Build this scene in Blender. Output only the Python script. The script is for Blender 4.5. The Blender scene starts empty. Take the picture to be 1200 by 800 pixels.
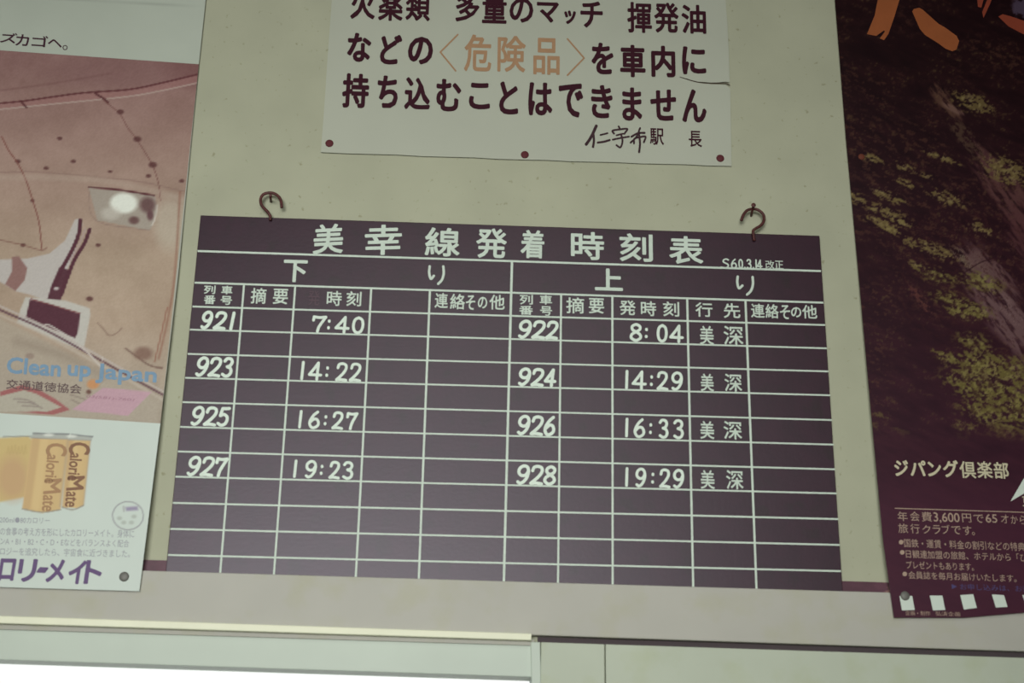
import bpy, math, random
import numpy as np
from mathutils import Matrix, Vector

C = bpy.context.scene.collection
SC = bpy.context.scene

# ------------------------------------------------------------------ camera
F = 1667.0                                   # focal length in pixels of a 1200 wide frame
YAW, PITCH, ROLL, DIST, EYE = -0.03411074, 0.34299672, 0.01969841, 1.88860788, 1.6
cd = bpy.data.cameras.new('camera')
cam = bpy.data.objects.new('camera', cd)
C.objects.link(cam)
RM = Matrix.Rotation(YAW, 3, 'Z') @ Matrix.Rotation(math.pi / 2 + PITCH, 3, 'X') @ Matrix.Rotation(ROLL, 3, 'Z')
cam.matrix_world = Matrix.Translation((0, -DIST, EYE)) @ RM.to_4x4()
cd.sensor_width = 36.0
cd.lens = F * 36.0 / 1200.0
cd.clip_start = 0.05
cd.dof.use_dof = True
cd.dof.focus_distance = 2.25
cd.dof.aperture_fstop = 5.0
SC.camera = cam

# ------------------------------------------------------------------ world, lights, exposure
w = bpy.data.worlds.new('sky')
SC.world = w
w.use_nodes = True
w.node_tree.nodes['Background'].inputs[0].default_value = (0.97, 1.0, 0.97, 1)
w.node_tree.nodes['Background'].inputs[1].default_value = 1.35

def area(name, loc, rot, sx, sy, power, col):
    l = bpy.data.lights.new(name, 'AREA')
    l.shape = 'RECTANGLE'; l.size = sx; l.size_y = sy; l.energy = power; l.color = col
    o = bpy.data.objects.new(name, l); C.objects.link(o)
    o.location = loc; o.rotation_euler = rot
    return o
# added fill behind the camera: narrow spread brightens mid wall and lower board
fill = area('board_fill', (-0.5, -3.95, 2.0), (math.radians(91), 0, math.radians(-5)), 1.8, 1.2, 13.4, (1.0, 1.0, 0.98))
fill.data.spread = math.radians(55)
# added overhead fill, unseen, with no fixture modelled
area('ceiling_fill_light', (0.1, -2.3, 3.15), (0, 0, 0), 1.2, 0.4, 18, (0.97, 1.0, 0.90))

SC.view_settings.view_transform = 'Standard'
SC.view_settings.look = 'None'
SC.view_settings.exposure = 0.0
SC.view_settings.gamma = 1.0
SC.view_settings.use_curve_mapping = False

# ------------------------------------------------------------------ helpers
RN = np.array(RM)
def P(px, py, d=0.0):
    """point of the picture on the plane a distance d in front of the wall"""
    r = RN @ np.array([(px - 600) / F, (400 - py) / F, -1.0])
    t = (-d + DIST) / r[1]
    return np.array([r[0] * t, -d, EYE + r[2] * t])
def PA(px, py, d):
    px = np.asarray(px, float); py = np.asarray(py, float); d = np.broadcast_to(np.asarray(d, float), px.shape)
    r = np.stack([(px - 600) / F, (400 - py) / F, -np.ones_like(px)], -1) @ RN.T
    t = (DIST - d) / r[..., 1]
    return np.stack([r[..., 0] * t, -d, EYE + r[..., 2] * t], -1)

def lin(c):
    out = []
    for v in c[:3]:
        v = v / 255.0
        out.append(v / 12.92 if v <= 0.04045 else ((v + 0.055) / 1.055) ** 2.4)
    return tuple(out)

def mat(name, rgb, rough=0.7, spec=0.3, noise=0.0, scale=20, bump=0.0, metal=0.0, attr=None, bscale=None, wear=None):
    m = bpy.data.materials.new(name); m.use_nodes = True
    nt = m.node_tree; b = nt.nodes['Principled BSDF']
    b.inputs['Roughness'].default_value = rough
    b.inputs['Specular IOR Level'].default_value = spec
    b.inputs['Metallic'].default_value = metal
    tc = nt.nodes.new('ShaderNodeTexCoord')
    if attr:
        a = nt.nodes.new('ShaderNodeVertexColor'); a.layer_name = attr
        src = a.outputs['Color']
    else:
        rg = nt.nodes.new('ShaderNodeRGB'); rg.outputs[0].default_value = (*lin(rgb), 1); src = rg.outputs[0]
    if wear:
        n = nt.nodes.new('ShaderNodeTexNoise'); n.inputs['Scale'].default_value = wear[1]; n.inputs['Detail'].default_value = 6
        nt.links.new(tc.outputs['Object'], n.inputs['Vector'])
        r = nt.nodes.new('ShaderNodeValToRGB'); r.color_ramp.elements[0].position = wear[2]; r.color_ramp.elements[1].position = wear[3]
        r.color_ramp.elements[0].color = (0, 0, 0, 1)
        nt.links.new(n.outputs['Fac'], r.inputs['Fac'])
        mu = nt.nodes.new('ShaderNodeMath'); mu.operation = 'MULTIPLY'; mu.inputs[1].default_value = wear[4] if len(wear) > 4 else 1
        nt.links.new(r.outputs['Color'], mu.inputs[0])
        mx = nt.nodes.new('ShaderNodeMix'); mx.data_type = 'RGBA'
        nt.links.new(mu.outputs[0], mx.inputs['Factor']); nt.links.new(src, mx.inputs['A'])
        mx.inputs['B'].default_value = (*lin(wear[0]), 1); src = mx.outputs['Result']
    if noise:
        n = nt.nodes.new('ShaderNodeTexNoise'); n.inputs['Scale'].default_value = scale; n.inputs['Detail'].default_value = 5
        nt.links.new(tc.outputs['Object'], n.inputs['Vector'])
        mr = nt.nodes.new('ShaderNodeMapRange'); mr.inputs['From Min'].default_value = 0.3; mr.inputs['From Max'].default_value = 0.7
        mr.inputs['To Min'].default_value = 1 - noise; mr.inputs['To Max'].default_value = 1 + noise
        nt.links.new(n.outputs['Fac'], mr.inputs['Value'])
        vm = nt.nodes.new('ShaderNodeVectorMath'); vm.operation = 'SCALE'
        nt.links.new(src, vm.inputs[0]); nt.links.new(mr.outputs[0], vm.inputs['Scale']); src = vm.outputs[0]
    nt.links.new(src, b.inputs['Base Color'])
    if bump:
        n = nt.nodes.new('ShaderNodeTexNoise'); n.inputs['Scale'].default_value = bscale or 60; n.inputs['Detail'].default_value = 4
        nt.links.new(tc.outputs['Object'], n.inputs['Vector'])
        bp = nt.nodes.new('ShaderNodeBump'); bp.inputs['Strength'].default_value = bump; bp.inputs['Distance'].default_value = 0.002
        nt.links.new(n.outputs['Fac'], bp.inputs['Height']); nt.links.new(bp.outputs[0], b.inputs['Normal'])
    return m

def mesh_obj(name, V, Fc, m, parent=None, smooth=False, origin=None):
    me = bpy.data.meshes.new(name)
    V = np.asarray(V, float)
    if parent is not None: V = V - np.array(parent.location)
    elif origin is not None: V = V - np.array(origin)
    me.from_pydata(V.tolist(), [], [list(map(int, f)) for f in Fc])
    if smooth: me.shade_smooth()
    me.materials.append(m)
    o = bpy.data.objects.new(name, me); C.objects.link(o)
    if parent is not None: o.parent = parent
    elif origin is not None: o.location = origin
    return o

def empty(name, loc, label, cat, group=None):
    o = bpy.data.objects.new(name, None); C.objects.link(o)
    o.location = Vector([float(v) for v in loc]); o.empty_display_size = 0.02
    o['label'] = label; o['category'] = cat
    if group: o['group'] = group
    return o
def tag(o, label, cat, group=None):
    o['label'] = label; o['category'] = cat
    if group: o['group'] = group
    return o
def structure(o):
    o['kind'] = 'structure'; return o

def slab(name, poly, df, db, m, parent=None, bevel=0.0):
    """an outline given on the picture, set df in front of the wall and running straight back to db"""
    n = len(poly)
    fr = [P(x, y, df(x, y) if callable(df) else df) for x, y in poly]
    bk = [np.array([p[0], (p[1] + db[0]) if isinstance(db, tuple) else -db, p[2]]) for p in fr]
    V = fr + bk
    Fc = [list(range(n))[::-1], list(range(n, 2 * n))] + [[i, (i + 1) % n, n + (i + 1) % n, n + i] for i in range(n)]
    o = mesh_obj(name, V, Fc, m, parent)
    if bevel:
        md = o.modifiers.new('bevel', 'BEVEL'); md.width = bevel; md.segments = 2; md.limit_method = 'ANGLE'
    return o

def box(name, lo, hi, m, parent=None):
    x0, y0, z0 = lo; x1, y1, z1 = hi
    V = [(x0,y0,z0),(x1,y0,z0),(x1,y1,z0),(x0,y1,z0),(x0,y0,z1),(x1,y0,z1),(x1,y1,z1),(x0,y1,z1)]
    Fc = [(0,3,2,1),(4,5,6,7),(0,1,5,4),(1,2,6,5),(2,3,7,6),(3,0,4,7)]
    return mesh_obj(name, V, Fc, m, parent)

def frame_mesh(name, x0, x1, z0, z1, ox0, ox1, oz0, oz1, ya, yb, m):
    """wall with one rectangular opening"""
    V, Fc = [], []
    for a, b, c, d in ((x0, ox0, z0, z1), (ox1, x1, z0, z1), (ox0, ox1, z0, oz0), (ox0, ox1, oz1, z1)):
        k = len(V)
        V += [(a,ya,c),(b,ya,c),(b,yb,c),(a,yb,c),(a,ya,d),(b,ya,d),(b,yb,d),(a,yb,d)]
        Fc += [tuple(k + i for i in f) for f in ((0,3,2,1),(4,5,6,7),(0,1,5,4),(1,2,6,5),(2,3,7,6),(3,0,4,7))]
    return mesh_obj(name, V, Fc, m)

# ---- lettering: outlines of the built-in font, laid on the surface
_gc = {}
def glyph(s, bold=0.0, space=1.0, rough=3):
    k = (s, bold, space)
    if k not in _gc:
        c = bpy.data.curves.new('t', 'FONT'); c.body = s; c.resolution_u = rough; c.offset = bold; c.space_character = space
        o = bpy.data.objects.new('t', c); C.objects.link(o)
        dg = bpy.context.evaluated_depsgraph_get(); dg.update()
        me = bpy.data.meshes.new_from_object(o.evaluated_get(dg))
        V = np.array([v.co[:2] for v in me.vertices]); Fc = [tuple(p.vertices) for p in me.polygons]
        bpy.data.objects.remove(o); bpy.data.curves.remove(c); bpy.data.meshes.remove(me)
        lo, hi = V.min(0), V.max(0)
        _gc[k] = ((V - lo) / np.maximum(hi - lo, 1e-6), Fc)
    return _gc[k]

# brush numerals: strokes in a unit box
DIG = {
 '0': [[(.5,1),(.16,.85),(.05,.5),(.16,.15),(.5,0),(.84,.15),(.95,.5),(.84,.85),(.5,1)]],
 '1': [[(.5,1),(.5,.5),(.5,0)]],
 '2': [[(.08,.74),(.18,.94),(.5,1),(.84,.92),(.9,.7),(.7,.45),(.35,.2),(.05,.02)],[(.05,.02),(.5,.04),(1,.0)]],
 '3': [[(.08,.86),(.3,1),(.7,.98),(.88,.8),(.72,.6),(.45,.54)],[(.45,.54),(.8,.46),(.95,.27),(.8,.06),(.45,0),(.1,.1)]],
 '4': [[(.7,0),(.7,.5),(.7,1)],[(.7,1),(.4,.66),(.02,.28)],[(.02,.28),(.5,.27),(1,.27)]],
 '5': [[(.92,1),(.55,.98),(.25,.98)],[(.25,.98),(.2,.78),(.15,.56)],[(.15,.56),(.5,.64),(.85,.5),(.92,.28),(.75,.06),(.4,0),(.06,.1)]],
 '6': [[(.75,1),(.4,.8),(.12,.5),(.06,.25),(.25,.03),(.55,0),(.88,.14),(.92,.34),(.75,.52),(.45,.54),(.12,.36)]],
 '7': [[(.02,.74),(.05,.97)],[(.05,.97),(.5,.93),(.98,.97)],[(.98,.97),(.7,.6),(.5,.3),(.42,0)]],
 '8': [[(.5,.54),(.16,.68),(.14,.88),(.5,1),(.86,.88),(.84,.68),(.5,.54),(.12,.38),(.06,.16),(.5,0),(.94,.16),(.88,.38),(.5,.54)]],
 '9': [[(.9,.68),(.7,.48),(.35,.45),(.08,.6),(.1,.84),(.42,1),(.78,.94),(.93,.68),(.85,.35),(.6,.1),(.3,0),(.08,.08)]],
 ':': [[(.5,.72),(.52,.68)],[(.45,.28),(.47,.24)]],
 '.': [[(.5,.1),(.52,.04)]],
 'S': [[(.95,.9),(.6,1),(.2,.9),(.1,.7),(.4,.55),(.8,.4),(.9,.2),(.6,0),(.2,.0),(-.3,.03)]],
}
def cr(pts, n=6):
    p = [np.array(q, float) for q in pts]
    if len(p) < 3: return p
    p = [2 * p[0] - p[1]] + p + [2 * p[-1] - p[-2]]
    out = []
    for i in range(1, len(p) - 2):
        for k in range(n):
            t = k / n
            out.append(0.5 * (2*p[i] + (p[i+1]-p[i-1])*t + (2*p[i-1]-5*p[i]+4*p[i+1]-p[i+2])*t*t + (3*p[i]-p[i-1]-3*p[i+1]+p[i+2])*t**3))
    out.append(p[-2]); return out
def stroke_geo(pts, wd, V, Fc, Z=None, z0=0.0):
    """flat brush stroke as one ribbon with round ends, in picture pixels; Z collects a tiny paint thickness
    that grows along the stroke so that crossings lie one over the other"""
    p = [pts[0]]
    for q in pts[1:]:
        if np.hypot(*(q - p[-1])) > 0.15: p.append(q)
    if len(p) < 2: p.append(p[0] + np.array([0.2, 0]))
    k0 = len(V); n = len(p)
    for i in range(n):
        d0 = p[i] - p[max(i - 1, 0)]; d1 = p[min(i + 1, n - 1)] - p[i]
        d0 = d0 / max(np.hypot(*d0), 1e-9) if i > 0 else d1 / np.hypot(*d1)
        d1 = d1 / max(np.hypot(*d1), 1e-9) if i < n - 1 else d0
        t = d0 + d1; L = np.hypot(*t); t = t / L if L > .3 else d1
        nn = np.array([-t[1], t[0]]); k = wd / 2 / max(np.dot(nn, [-d1[1], d1[0]]), .6)
        V += [p[i] - nn * k, p[i] + nn * k]
        if Z is not None: Z += [z0 + 3e-5 * i / n] * 2
    for i in range(n - 1):
        a = k0 + 2 * i; Fc.append((a, a + 2, a + 3, a + 1))
    for e, (c, a, b) in enumerate(((p[0], k0 + 1, k0), (p[-1], k0 + 2 * n - 2, k0 + 2 * n - 1))):
        v0 = V[a] - c; m = len(V); r = wd / 2; a0 = math.atan2(v0[1], v0[0])
        for j in range(1, 6): V.append(c + r * np.array([math.cos(a0 + j * math.pi / 6), math.sin(a0 + j * math.pi / 6)]))
        if Z is not None: Z += [z0 + (3e-5 if e else 0)] * 5
        Fc.append((a, *range(m, m + 5), b))

SL = 0.0325
SPLIT = {'title_lettering', 'direction_lettering', 'column_heading', 'destination', 'lettering_large', 'faded_lettering', 'station_lettering', 'brand_lettering', 'club_lettering', 'heading_lettering'}
ONE = {'title_lettering': 'title_character', 'direction_lettering': 'direction_character', 'column_heading': 'heading_character', 'destination': 'destination_character',
       'lettering_large': 'character', 'faded_lettering': 'faded_character', 'station_lettering': 'station_character', 'brand_lettering': 'brand_character', 'club_lettering': 'club_character', 'heading_lettering': 'heading_character'}
def put(name, items, d, m, parent):
    """items: (text, x0, x1, y0, y1, bold) axis boxes, or (text, O, U, V, bold) frames, or ('#stroke', pts, width).
    bold is a stroke gain in pixels: the same outline laid again round a small circle"""
    if name in SPLIT:
        for it in items: put_one(ONE[name], [it], d, m, parent)
        return
    return put_one(name, items, d, m, parent)
def put_one(name, items, d, m, parent):
    AV, AF, AZ = [], [], []
    zc = 0.0
    for it in items:
        if it[0] == '#stroke':
            V, Fc, Z = [], [], []; stroke_geo(cr(it[1]), it[2], V, Fc, Z, zc); px = np.array(V); zc += 4e-5
        elif it[0] == '#poly':
            px = np.array(it[1], float); Fc = [tuple(range(len(px)))]; Z = [0] * len(px)
        else:
            bold = it[-1]
            if len(it) == 6:
                s, x0, x1, y0, y1, _ = it
                x0 += bold; x1 -= bold; y0 += bold; y1 -= bold
                cx, cy, ww, hh = (x0 + x1) / 2, (y0 + y1) / 2, x1 - x0, y1 - y0
                hh = max(hh - SL * ww, 1.0)
                ln = (680 - cx) / 4770
                U = np.array([ww, ww * SL]); W = np.array([ln * hh, -hh]); O = np.array([cx, cy]) - U / 2 - W / 2
            else:
                s, O, U, W, _ = it; O, U, W = map(lambda q: np.array(q, float), (O, U, W))
            g, F0 = glyph(s, 0.0)
            base = O + g[:, :1] * U + g[:, 1:] * W
            if bold > 0.05:
                px = []; Fc = []; Z = []
                for j in range(8):
                    k = len(px); a_ = j * math.pi / 4 + .39
                    px += list(base + bold * np.array([math.cos(a_), math.sin(a_)])); Z += [j * 8e-6] * len(base)
                    Fc += [tuple(k + i for i in f) for f in F0]
                px = np.array(px)
            else:
                px, Fc, Z = base, F0, [0] * len(base)
        k = len(AV)
        AV += list(px); AZ += list(Z); AF += [tuple(k + i for i in f) for f in Fc]
    A = np.array(AV)
    dd = (np.array([float(d(x, y)) for x, y in A]) if callable(d) else d) + np.array(AZ)
    return mesh_obj(name, PA(A[:, 0], A[:, 1], dd), AF, m, parent)

def numerals(name, s, boxes, y0, y1, wd, d, m, parent, slant=0.0):
    """each numeral is painted in its own strokes; boxes: (x0,x1) per sign; y0,y1 over the whole number"""
    V, Fc, Z = [], [], []
    xs = boxes[0][0]; z = 0.0
    hh = y1 - y0 - wd - SL * (boxes[-1][1] - xs)
    for ch, (x0, x1) in zip(s, boxes):
        yb = y0 + wd / 2 + hh + SL * ((x0 + x1) / 2 - xs)
        wq = max(x1 - x0 - wd, 0.5)
        ln = (680 - x0) / 4770 + slant
        for st in DIG[ch]:
            q = [np.array([x0 + wd / 2 + p[0] * wq + (p[1] - .5) * hh * ln, yb - p[1] * hh + SL * p[0] * wq]) for p in cr(st)]
            stroke_geo(q, wd, V, Fc, Z, z); z += 4e-5
    A = np.array(V)
    return mesh_obj(name, PA(A[:, 0], A[:, 1], d + np.array(Z)), Fc, m, parent)

# ---- painted prints: colour per vertex on a dense grid (flat print only)
class Canvas:
    def __init__(s, corners, nx, ny, seed=1):
        s.rs = np.random.RandomState(seed)
        u, v = np.meshgrid(np.linspace(0, 1, nx), np.linspace(0, 1, ny))
        tl, tr, br, bl = [np.array(c, float) for c in corners]
        p = ((1-u)*(1-v))[..., None]*tl + (u*(1-v))[..., None]*tr + (u*v)[..., None]*br + ((1-u)*v)[..., None]*bl
        s.X, s.Y, s.u, s.v = p[..., 0], p[..., 1], u, v
        s.c = np.zeros(p.shape[:2] + (3,)); s.nx, s.ny = nx, ny
    def mix(s, rgb, a):
        a = np.clip(a, 0, 1)[..., None]; s.c = s.c * (1 - a) + np.array(rgb, float) * a
    def noise(s, sx, sy, ang=0, oct=4):
        ca, sa = math.cos(ang), math.sin(ang)
        x = (s.X * ca + s.Y * sa) / sx; y = (-s.X * sa + s.Y * ca) / sy
        out = 0; amp = 1; tot = 0
        for o in range(oct):
            T = s.rs.rand(64, 64)
            xi = np.floor(x).astype(int); yi = np.floor(y).astype(int); fx = x - xi; fy = y - yi
            fx = fx*fx*(3-2*fx); fy = fy*fy*(3-2*fy)
            g = lambda a, b: T[a % 64, b % 64]
            out = out + amp * ((g(xi,yi)*(1-fx)+g(xi+1,yi)*fx)*(1-fy) + (g(xi,yi+1)*(1-fx)+g(xi+1,yi+1)*fx)*fy)
            tot += amp; amp *= .55; x = x * 2.03 + 7; y = y * 2.03 + 3
        return out / tot
    def seg(s, a, b):
        a = np.array(a, float); b = np.array(b, float); d = b - a; L = max((d**2).sum(), 1e-9)
        t = np.clip(((s.X - a[0]) * d[0] + (s.Y - a[1]) * d[1]) / L, 0, 1)
        return np.hypot(s.X - a[0] - t * d[0], s.Y - a[1] - t * d[1])
    def stroke(s, pts, wd, rgb, al=1.0, soft=0.8):
        D = np.full(s.X.shape, 1e9)
        q = cr(pts, 4)
        for a, b in zip(q[:-1], q[1:]): D = np.minimum(D, s.seg(a, b))
        s.mix(rgb, al * np.clip((wd / 2 - D) / soft + .5, 0, 1))
    def mask(s, poly, soft=0.8):
        ins = np.zeros(s.X.shape, bool); D = np.full(s.X.shape, 1e9); n = len(poly)
        for i in range(n):
            (x0, y0), (x1, y1) = poly[i], poly[(i + 1) % n]
            D = np.minimum(D, s.seg((x0, y0), (x1, y1)))
            c = ((y0 > s.Y) != (y1 > s.Y)) & (s.X < (x1 - x0) * (s.Y - y0) / ((y1 - y0) or 1e-9) + x0)
            ins ^= c
        return np.clip(np.where(ins, D, -D) / soft + .5, 0, 1)
    def poly(s, poly, rgb, al=1.0, soft=0.8): s.mix(rgb, al * s.mask(poly, soft))
    def blob(s, x, y, rx, ry, rgb, al=1.0, hard=1.0, ang=0):
        ca, sa = math.cos(ang), math.sin(ang); dx, dy = s.X - x, s.Y - y
        r = np.hypot((dx*ca+dy*sa) / rx, (-dx*sa+dy*ca) / ry)
        s.mix(rgb, al * np.clip((1 - r) * hard * 2, 0, 1))
    def build(s, name, d, m, parent):
        V = PA(s.X, s.Y, d(s.X, s.Y) if callable(d) else d).reshape(-1, 3) - np.array(parent.location)
        nx, ny = s.nx, s.ny
        i = np.arange(nx * ny).reshape(ny, nx)
        Q = np.stack([i[1:, :-1], i[1:, 1:], i[:-1, 1:], i[:-1, :-1]], -1).reshape(-1, 4)
        me = bpy.data.meshes.new(name)
        me.vertices.add(len(V)); me.vertices.foreach_set('co', V.ravel())
        me.loops.add(Q.size); me.loops.foreach_set('vertex_index', Q.ravel().astype(np.int32))
        me.polygons.add(len(Q)); me.polygons.foreach_set('loop_start', np.arange(0, Q.size, 4, dtype=np.int32))
        me.update(calc_edges=True); me.validate()
        ca = me.color_attributes.new('print', 'FLOAT_COLOR', 'POINT')
        c = np.clip(s.c, 0, 255) / 255.0
        c = np.where(c <= 0.04045, c / 12.92, ((c + 0.055) / 1.055) ** 2.4).reshape(-1, 3)
        ca.data.foreach_set('color', np.concatenate([c, np.ones((len(c), 1))], 1).ravel().astype(np.float32))
        me.materials.append(m)
        o = bpy.data.objects.new(name, me); C.objects.link(o); o.parent = parent
        return o

# ------------------------------------------------------------------ materials
M_wall = mat('wall_plaster', (170, 172, 149), .85, .15, .06, 9, .15, wear=((120, 118, 82), 110, .64, .72, .5))
M_fascia = mat('fascia_paint', (173, 172, 162), .6, .3, .03, 12, .1, wear=((160, 160, 112), 23, .5, .75, .3))
M_bead = mat('lit_bead_paint', (226, 228, 202), .5, .3, .04, 20)  # paler tone: window light caught on the beading is put into the colour
M_lower = mat('lower_panel_paint', (178, 186, 168), .6, .3, .03, 10, .1, wear=((160, 168, 118), 23, .5, .75, .3))
M_frame = mat('window_frame_paint', (184, 195, 182), .5, .3, .03, 10)
M_dark = mat('dark_strip_paint', (84, 50, 62), .5, .3, .2, 60, wear=((150, 116, 104), 95, .62, .70, .8))
M_seam = mat('groove_dark', (80, 72, 74), .8, .1)
M_room = mat('room_paint', (120, 118, 100), .9, .1, .04, 4)
M_ceil = mat('ceiling_paint', (78, 74, 66), .9, .1, .04, 4)
M_floor = mat('floor_concrete', (120, 112, 100), .8, .2, .1, 5, .2)
M_board = mat('board_black', (42, 10, 26), .40, .50, .15, 40, .05, bscale=200, wear=((30, 14, 12), 34, .58, .68, .6))
M_board.node_tree.nodes['Principled BSDF'].inputs['Specular Tint'].default_value = (.93, .92, 1.0, 1)
M_edge = mat('board_edge', (30, 14, 22), .6, .3)
M_chalk = mat('white_paint', (196, 210, 196), .6, .3, .05, 90)
M_chalk2 = mat('fresh_white_paint', (212, 226, 212), .6, .3, .06, 120)
M_ghost = mat('rubbed_out_paint', (66, 34, 50), .40, .50)
M_paper = mat('notice_paper', (176, 180, 164), .75, .2, .03, 7, .1, bscale=12)
M_ink = mat('maroon_ink', (54, 14, 28), .7, .2)
M_brown = mat('faded_red_ink', (164, 130, 98), .7, .2, .06, 80)
M_pen = mat('brush_pen_ink', (58, 36, 42), .7, .2, .3, 200)
M_gap = mat('tear_shade', (74, 60, 50), .9, .1)  # dark tone stands for the shade inside the tear
M_tack = mat('tack_maroon', (92, 44, 48), .7, .2)
M_tackg = mat('tack_grey', (112, 112, 106), .55, .3, metal=.2)
M_tackr = mat('tack_rust', (104, 56, 42), .7, .2)
M_rust = mat('rusty_wire', (78, 36, 34), .55, .4, .4, 300, .2, bscale=400)
M_print = mat('poster_print', (0, 0, 0), .42, .22, attr='print')
M_printL = mat('poster_print_matte', (0, 0, 0), .6, .25, attr='print')
M_pback = mat('poster_paper', (170, 172, 160), .8, .2)
M_glass = None

# ------------------------------------------------------------------ setting
pz = lambda x, y, d=0: P(x, y, d)[2]
zb = pz(600, 755)                        # level of the window head
post = P(627, 770)[0]
XL, XR, YF, ZC = -2.4, 2.4, -4.1, 3.2
win_top = pz(300, 783)
# wall_back above the lintel and around the window
wx0 = -1.9
wb = frame_mesh('wall_back', XL, XR, 0, ZC, wx0, post + .0, 0.95, win_top + .02, 0.0, 0.12, M_wall); structure(wb)
structure(frame_mesh('wall_front', XL, XR, 0, ZC, -1.42, 0.42, 1.38, 2.62, YF - .12, YF, M_room))  # unseen opening added for the fill light
structure(box('wall_left', (XL - .1, YF - .12, 0), (XL, .12, ZC), M_room))
structure(box('wall_right', (XR, YF - .12, 0), (XR + .1, .12, ZC), M_room))
structure(box('ceiling', (XL - .1, YF - .12, ZC), (XR + .1, .12, ZC + .1), M_ceil))
structure(box('floor', (XL - .1, YF - .12, -.1), (XR + .1, .12, 0), M_floor))

def band(name, yl0, yr0, yl1, yr1, df, m, x0=-420, x1=1560, bevel=0.0, db=-0.0, fx0=None):
    """long strip: y on the picture at x=0 and x=1200, upper and lower edge"""
    f0 = lambda x: yl0 + (yr0 - yl0) * x / 1200; f1 = lambda x: yl1 + (yr1 - yl1) * x / 1200
    return slab(name, [(x0, f0(x0)), (x1, f0(x1)), (x1, f1(x1)), (x0, f1(x0))], df, db, m, bevel=bevel)
structure(band('trim_1', 650.5, 687, 672, 704, .006, M_dark))
structure(band('trim_2', 663.2, 698.5, 723, 763, .015, M_fascia, bevel=.0012))
# beading over the window, and the groove over the boards to the right
structure(slab('trim_3', [(-420, 707), (623, 742), (623, 750), (-420, 716.5)], .021, 0.0, M_bead, bevel=.0012))
structure(slab('trim_4', [(-420, 716), (626, 749), (626, 756), (-420, 724)], .010, 0.0, M_fascia))
structure(slab('trim_5', [(630, 746), (1560, 776), (1560, 787), (630, 752)], .004, 0.0, M_seam))

# window with head rail, jamb, panes
wn = bpy.data.objects.new('window_1', None); C.objects.link(wn); wn['kind'] = 'structure'
wn.location = Vector(P(300, 783, 0))
slab('head_rail', [(-420, 723), (624, 755), (624, 793), (-420, 759)], .006, (.05,), M_frame, wn, .001)
slab('jamb', [(622, 752), (633, 752), (636, 900), (625, 900)], .012, (.05,), M_frame, wn, .001)
zt = win_top
xj = post
zs = .95
box('sill', (wx0, -.02, zs - .03), (xj, .06, zs), M_frame, wn)
mw = P(-420, 783)[0]
gm = bpy.data.materials.new('window_glass'); gm.use_nodes = True
gb = gm.node_tree.nodes['Principled BSDF']; gb.inputs['Transmission Weight'].default_value = 1; gb.inputs['Roughness'].default_value = 0.02; gb.inputs['IOR'].default_value = 1.1
for i in range(2):
    a = wx0 + (xj - wx0) * i / 2; b = wx0 + (xj - wx0) * (i + 1) / 2
    box('pane', (a + .02, .03, zs), (b - .02 if i == 0 else b, .034, zt + .02), gm, wn)
box('meeting_stile', (wx0 + (xj - wx0) / 2 - .02, .02, zs), (wx0 + (xj - wx0) / 2 + .02, .045, zt), M_frame, wn)

# boarding to the right of the window, below the groove: separate panels
def panel(x0, x1):
    f = lambda x: 750 + (x - 600) * .0325 + 1.0
    structure_part = slab('panel', [(x0, f(x0)), (x1, f(x1)), (x1 + (x1 - 680) * .06, 1010), (x0 + (x0 - 680) * .06, 1010)], .010, 0.0, M_lower, wb, .0008)
    return structure_part
for a, b in ((634, 708.3), (709.7, 1205), (1206.4, 1560)): panel(a, b)

# ------------------------------------------------------------------ timetable board
BD = .010
tb = empty('timetable_board', P(590, 680, BD / 2), 'wide black timetable board with white painted grid and train times, hung from two hooks', 'board')
slab('panel', [(235, 252), (960.5, 276), (988.2, 700), (193.2, 678)], BD, .002, M_board, tb, .0008)
def bl(pts, wd, nm='grid_line', dd=.0003):
    V, Fc = [], []
    q = [np.array(p, float) for p in pts]
    for a, b in zip(q[:-1], q[1:]):
        dv = b - a; n = np.array([-dv[1], dv[0]]) / np.hypot(*dv) * wd / 2; k = len(V)
        V += [a - n, b - n, b + n, a + n]; Fc.append((k, k+1, k+2, k+3))
    A = np.array(V)
    return mesh_obj(nm, PA(A[:, 0], A[:, 1], BD + dd), Fc, M_chalk, tb)
H = [((231.5, 294), (962, 317.5), 2.3), ((228, 331), (965, 354.5), 2.2), ((225.5, 359), (967, 380.7), 2.0), ((222.5, 386), (969, 408), 1.9),
     ((220, 414.5), (971, 435), 1.9), ((217, 442.5), (973, 463), 1.9), ((214, 471), (975, 492), 1.9), ((211, 500), (977, 520.8), 1.9),
     ((208.5, 528.8), (978.5, 549.7), 2.0), ((205.5, 558.3), (980.5, 578), 2.0), ((202.5, 589), (982.5, 608), 2.1), ((199.7, 619.5), (984, 638.3), 2.1), ((197, 650), (985.5, 669), 2.1)]
for a, b, wd in H: bl([a, b], wd)
for a, b, wd in [((286, 333), (257.3, 680), 2.3), ((346, 335), (320.3, 682), 2.3), ((435, 338), (416.5, 684), 2.4), ((503.8, 340), (490.5, 686), 2.5),
              ((600, 306), (590.2, 690), 2.8), ((657.6, 344), (653.8, 691), 2.3), ((717.6, 346), (718, 693), 2.4), ((805.3, 349), (812.5, 695), 2.5), ((873.6, 352), (886.8, 697), 2.5)]:
    bl([a, b], wd, dd=.0005)
LD = BD + .0008
def row(nm, items, b, m=None): return put(nm, [(*i, b) for i in items], LD, m or M_chalk, tb)
row('title_lettering', [('美', (367, 297.5), (34, -1.8), (1.5, -33.5)), ('幸', (427.5, 298.5), (42, -1.2), (1.2, -34)), ('線', 498, 539, 266, 301), ('発', 558, 594, 267, 303), ('着', 610, 638, 269, 303),
    ('時', 669, 708, 271, 305), ('刻', 726, 765, 273, 307), ('表', 784, 824, 276, 310)], .75)
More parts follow.
